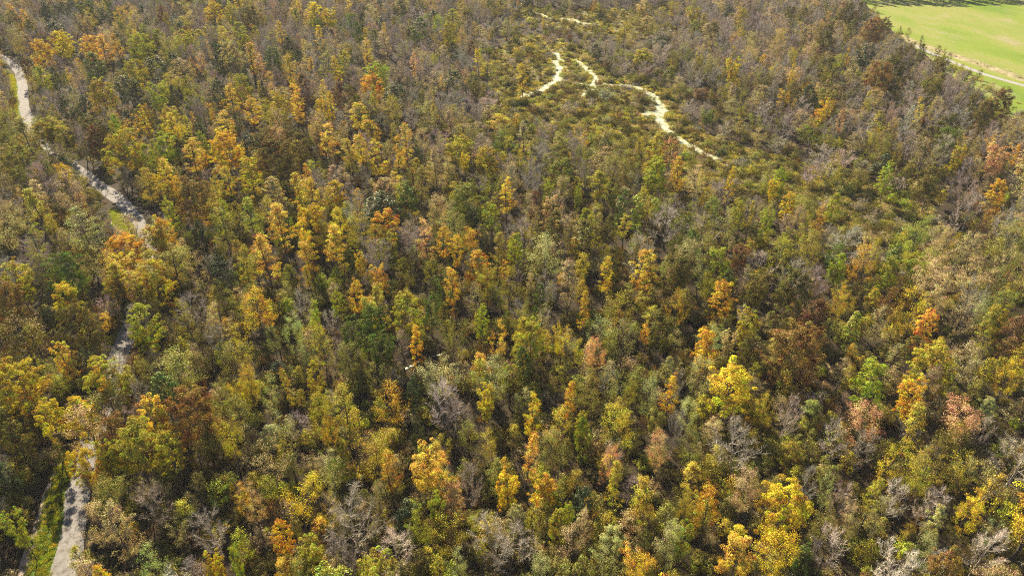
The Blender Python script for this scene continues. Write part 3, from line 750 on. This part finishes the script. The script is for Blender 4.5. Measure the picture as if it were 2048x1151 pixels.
# ------------------------------------------------------------------ labels
def near_word(t):
    X, Y, x, y = t['X'], t['Y'], t['px'], t['py']
    xb, yb, _ = to_px(X, Y, 0)
    dr = np.sqrt(((ROAD[:, 0] - X) ** 2 + (ROAD[:, 1] - Y) ** 2)); i = int(dr.argmin())
    if dr[i] < 11:
        side = 'right' if X > ROAD[i, 0] else 'left'
        ry = to_px(ROAD[i, 0], ROAD[i, 1], 0)[1]
        part = 'bottom stretch' if ry > 850 else ('middle stretch' if ry > 520 else ('shaded bend' if ry > 310 else 'far stretch'))
        return '%s of %s of road' % (side, part)
    for S in CREEK[:6]:
        if near_line(S, X, Y, 14): return 'by the pale creek'
    if near_line(CREEK[6], X, Y, 20): return 'by the far creek'
    if near_line(CREEK[9], X, Y, 9): return 'by small water glint'
    F = np.array(FIELD[:12])
    if min(np.hypot(F[:, 0] - X, F[:, 1] - Y)) < 28: return 'at green field edge'
    if inside(xb, yb, MARSH_PX): return 'in wet meadow'
    row = ['top edge', 'upper wood', 'middle wood', 'lower wood', 'bottom edge'][int(np.clip(y / PH * 5, 0, 4))]
    col = ['far left', 'left', 'centre left', 'centre', 'centre right', 'right', 'far right'][int(np.clip(x / PW * 7, 0, 6))]
    return row + ' ' + col
FNAME = {'D': 'broad domed tree', 'd': 'leafy tree', 'e': 'dense tree', 's': 'slender upright tree', 'x': 'thin crowned tree', 'b': 'leafless tree', 'c': 'pointed cedar', 'v': 'vine covered tree', 'h': 'shrub'}
ORD = ['leftmost', 'second from left', 'third from left', 'fourth from left', 'fifth from left', 'sixth from left', 'seventh from left', 'eighth from left', 'ninth from left', 'tenth from left',
       'eleventh from left', 'twelfth from left', 'thirteenth from left', 'fourteenth from left', 'fifteenth from left']
def make_labels(ts):
    XY = np.array([(t['px'], t['py']) for t in ts])
    groups = {}
    for i, t in enumerate(ts):
        s = t['size']; dpx = s / (t['py'] + 347) * 100
        size = 'tiny' if dpx < 4.0 else ('small' if dpx < 5.4 else ('' if dpx < 7.0 else ('large' if dpx < 9 else 'huge')))
        d = ((XY - XY[i]) ** 2).sum(1); d[i] = 1e9
        j = int(d.argmin()); o = ts[j]
        dx, dy = o['px'] - t['px'], o['py'] - t['py']
        rel = ('left of' if dx > 0 else 'right of') if abs(dx) > abs(dy) else ('behind' if dy > 0 else 'in front of')
        art = {'h': 'shrub', 'b': 'bare tree'}.get(o['form'], 'tree')
        a = ' '.join((size + ' ' + CNAME[t['c']] + ' ' + FNAME[t['form']]).split())
        col = 'grey' if o['form'] == 'b' and art == 'bare tree' else CNAME[o['c']]
        n = '%s %s %s' % (rel, col, art)
        groups.setdefault((a, n, near_word(t)), []).append(i)
    for (a, n, w), ids in groups.items():
        ids.sort(key=lambda i: ts[i]['px'])
        for k, i in enumerate(ids):
            base = '%s %s, %s' % (a, n, w) if len(ids) == 1 else '%s %s, %s, %s' % (a, n, w, ORD[min(k, 14)])
            if len(base.split()) > 16: base = base.replace('the ', '').replace(' crowned', '').replace('broad domed', 'broad')
            ts[i]['label'] = ' '.join(base.split()[:16])

# ------------------------------------------------------------------ shrubs of the wet meadow
shrubs = []
n = 0
while n < 5200:
    n += 1
    x = 960 + rng.random() * 960; y = 2 + rng.random() * 490
    if not (inside(x, y, MARSH_PX) or inside(x, y, MARSH2_PX)): continue
    p = at(x, y)
    R = float(np.clip(rng.lognormal(math.log(1.9), .35), 1.0, 4.2))
    if any(near_line(S, p.x, p.y, .4 * S[:, 2].mean() + R * .7) for S in CREEK[:9]): continue
    if not fits(p.x, p.y, R, .72): continue
    u = noise_v = math.sin(p.x * .05) * math.cos(p.y * .043) + rng.normal() * .35
    if u > .62: continue
    c = 'llnblntbnndb'[int(rng.integers(12))]
    put(p.x, p.y, R)
    tx, ty, d = to_px(p.x, p.y, R)
    shrubs.append(dict(X=p.x, Y=p.y, R=R, h=R * (.8 + rng.random() * .7), form='h', c=c, tint=jit(TINT[c], .15), px=tx, py=ty, size=2 * R * FPX / d, picked=False, **{'in': 0 < tx < PW and 0 < ty < PH}))
for x, y, w, c in [(1563, 362, 30, 'g'), (1548, 382, 26, 'y'), (1660, 355, 20, 'g'), (1400, 375, 22, 'k'), (1500, 352, 26, 'k'), (1195, 172, 16, 'r'), (1060, 98, 16, 'y')]:
    p = at(x, y); d = p.y * CP + CAM_H * SP; R = w * d / FPX / 2
    shrubs.append(dict(X=p.x, Y=p.y, R=R, h=R * 1.6, form='h', c=c, tint=TINT[c], px=x, py=y, size=w, picked=True, **{'in': True}))

# ------------------------------------------------------------------ individuals and masses
def proto_kind(t):
    f = t['form']
    if f == 'h': return 'brush' if t['c'] in 'bt' else 'shrub'
    if f == 'd' and t['R'] > 5.3: return 'dense_big'
    if f == 'D' and t['R'] < 4.2: return 'dense'
    return FORM[f][0]
KINDS = {}
for t in trees: KINDS.setdefault(FORM[t['form']][1], []).append(t)
KINDS['shrub'] = shrubs
GROUP = {'leafy_tree': 'full leafy trees of the autumn wood', 'slender_tree': 'slender upright trees of the autumn wood', 'thin_crowned_tree': 'thin crowned trees of the autumn wood',
         'bare_tree': 'leafless trees of the autumn wood', 'cedar_tree': 'cedars in the autumn wood', 'vine_clad_tree': 'vine covered trees in the wood', 'shrub': 'shrubs in the wet meadow'}
SHRINK = {'D': .84, 'd': .84, 'e': .84, 's': .9, 'x': .9, 'b': .95, 'c': .85, 'v': .85, 'h': 1.0}
individuals = []; masses = {}
for k, ts in KINDS.items():
    ts.sort(key=lambda t: (-(1 if t['in'] else 0), -(2 if t['picked'] else 0), -t['size']))
    n_in = sum(1 for t in ts if t['in'])
    top = ts[:min(300, n_in)]
    for t in top: t['kindname'] = k
    individuals += top
    for t in ts[len(top):]: masses.setdefault((k, proto_kind(t)), []).append(t)
make_labels(individuals)
for t in individuals:
    pk = proto_kind(t); forms = PROTO[pk]; i = int(rng.integers(len(forms))); P = forms[i]
    e = bpy.data.objects.new(t['kindname'], None); coll.objects.link(e)
    e.empty_display_size = 1
    e.location = (t['X'], t['Y'], 0)
    e.rotation_euler = (rng.normal() * .045, rng.normal() * .045, rng.random() * 6.283)
    s = SHRINK[t['form']] * t['R'] / P['R']; e.scale = (s, s, t['h'] / P['h'])
    e['label'] = t['label']; e['category'] = 'shrub' if t['kindname'] == 'shrub' else 'tree'; e['group'] = GROUP[t['kindname']]
    tr = bpy.data.objects.new('trunk' if t['kindname'] != 'shrub' else 'stems', P['trunk']); coll.objects.link(tr); tr.parent = e
    cr = bpy.data.objects.new('crown', P['crown']); coll.objects.link(cr); cr.parent = e
    cr['tint'] = [float(v) for v in t['tint']]
MASSNAME = {'leafy_tree': 'far_leafy_forest', 'slender_tree': 'far_slender_forest', 'thin_crowned_tree': 'far_thin_crowned_forest', 'bare_tree': 'far_leafless_forest', 'cedar_tree': 'far_cedar_forest', 'vine_clad_tree': 'far_vine_forest', 'shrub': 'far_scrub'}
MASSLAB = {'dense_big': 'broad leafy trees merging into the wood', 'dense': 'many round leafy trees merging into the autumn wood', 'evergreen': 'dark green trees scattered through the wood', 'slender': 'slender yellow and orange trees merging into the wood',
           'sparse': 'thin see-through tan and olive trees filling the wood', 'bare': 'leafless grey brown trees filling the wood', 'cedar': 'small dark cedars among the far trees', 'vine': 'vine covered trees in the far wood',
           'shrub': 'low olive shrubs filling the wet meadow', 'brush': 'low leafless brush filling the wet meadow'}
def rows(ts, pk):
    out = []
    for t in ts:
        i = int(rng.integers(len(PROTO[pk]))); P = PROTO[pk][i]
        out.append([t['X'], t['Y'], 0, rng.random() * 6.283, rng.normal() * .03, SHRINK[t['form']] * t['R'] / P['R'], t['h'] / P['h'], i, *t['tint']])
    return out
for (k, pk), ts in masses.items():
    mass(MASSNAME[k], pk, rows(ts, pk), MASSLAB[pk], 'trees' if k != 'shrub' else 'shrubs')

# undergrowth between the trees
def scatter_under(pk, n, tints, rlo, rhi, hs, name, label, cat, ymax=560):
    out = []
    forms = PROTO[pk]
    while len(out) < n:
        u = rng.random()
        Y = 42 + (ymax - 42) * u ** 1.15
        half = 0.7212 * (Y * CP + CAM_H * SP) + 8
        X = (rng.random() * 2 - 1) * half
        x, y, _ = to_px(X, Y, 0)
        if inside(x, y, KEEP[4]) or near_line(ROAD, X, Y, 3.6): continue
        if near_line(LANE, X, Y, 4): continue
        x1, y1, _ = to_px(X, Y, rhi)
        if any(inside(x, y, KEEP[k]) for k in (1, 2, 3)): continue
        inm = inside(x, y, MARSH_PX)
        if inm and pk == 'sapling': continue
        if any(near_line(S, X, Y, 2.5) for S in CREEK): continue
        c = tints[int(rng.integers(len(tints)))]
        R = rlo + (rhi - rlo) * rng.random() ** 1.5
        i = int(rng.integers(len(forms))); P = forms[i]
        out.append([X, Y, 0, rng.random() * 6.283, rng.normal() * .08, R / P['R'], R * hs * (0.7 + .6 * rng.random()) / P['h'], i, *jit(TINT[c], .18)])
    mass(name, pk, out, label, cat)
scatter_under('shrub', 3400, 'llnknngnlt', 1.0, 2.6, 1.5, 'undergrowth', 'olive and tan shrubby undergrowth between the trees', 'undergrowth')
scatter_under('brush', 2600, 'nlrt', 1.2, 2.8, 1.4, 'undergrowth', 'leafless brush between the trees', 'undergrowth')
scatter_under('sapling', 2000, 'llkknngnkolt', 1.1, 2.2, 4.0, 'undergrowth', 'young saplings filling gaps between the trees', 'undergrowth')
scatter_under('tussock', 9000, 'nnrtnlb', .7, 1.5, .45, 'forest_floor', 'fallen leaves and dead grass on the forest floor', 'leaf litter')
# tussocks of the meadow and grass of the verges
out = []
while len(out) < 9000:
    x = 960 + rng.random() * 940; y = 5 + rng.random() * 485
    if not (inside(x, y, MARSH_PX) or inside(x, y, MARSH2_PX)): continue
    p = at(x, y)
    if any(near_line(S, p.x, p.y, .3 * S[:, 2].mean() + .5) for S in CREEK[:9]): continue
    c = 'tntlnwk'[int(rng.integers(7))]
    R = .7 + rng.random() * 1.1
    out.append([p.x, p.y, 0, rng.random() * 6.283, rng.normal() * .1, R, R * (.6 + .5 * rng.random()), int(rng.integers(4)), *jit(TINT[c], .2)])
mass('marsh_grass', 'tussock', out, 'tussocks of pale and olive marsh grass', 'grass')
out = []
for S, cs in ((V1, 'ggGgk'), (V2, 'ggwg'), (V3, 'gkg'), (V4, 'gkl')):
    for q in S:
        for _ in range(int(16 * max(q[2], 1))):
            X = q[0] + (rng.random() - .5) * q[2] * 1.15; Y = q[1] + rng.normal() * 1.0
            if near_line(ROAD, X, Y, 2.9): continue
            R = .5 + rng.random() * .7
            c = cs[int(rng.integers(len(cs)))]
            out.append([X, Y, 0, rng.random() * 6.283, 0, R, R * (.8 + .6 * rng.random()), int(rng.integers(3)), *jit(TINT[c], .2)])
mass('verge_grass', 'grass_tuft', out, 'short green grass growing on the road verge', 'grass')
out = []
for q in BANK[::1]:
    for _ in range(7):
        a = (rng.random() - .5) * 7
        X = q[0] + rng.normal() * 1.0; Y = q[1] + a
        z = max(0.02, 1.4 - abs(a) * .42)
        R = .5 + rng.random() * .5; c = 'tttwB'[int(rng.integers(5))]
        out.append([X, Y, z - .1, rng.random() * 6.283, 0, R, R * .5, int(rng.integers(4)), *jit(TINT[c], .15)])
mass('bank_grass', 'tussock', out, 'dry tan grass on the bank between field and lane', 'grass')

# ------------------------------------------------------------------ the autumn haze
import bmesh
bm = bmesh.new(); bmesh.ops.create_cube(bm, size=1.0)
me = bpy.data.meshes.new('haze'); bm.to_mesh(me); bm.free()
hz, nt, out = new_mat('haze')
pv = N(nt, 'ShaderNodeVolumePrincipled')
pv.inputs['Density'].default_value = HAZE
pv.inputs['Color'].default_value = (0.90, 0.91, 0.95, 1)
pv.inputs['Anisotropy'].default_value = 0.0
nt.links.new(pv.outputs[0], out.inputs['Volume'])
me.materials.append(hz)
o = link('haze', me); o['kind'] = 'stuff'; o['label'] = 'pale autumn haze over the far wood'
o.location = (0, 1500, 60.0); o.scale = (5400, 6200, 124.0)
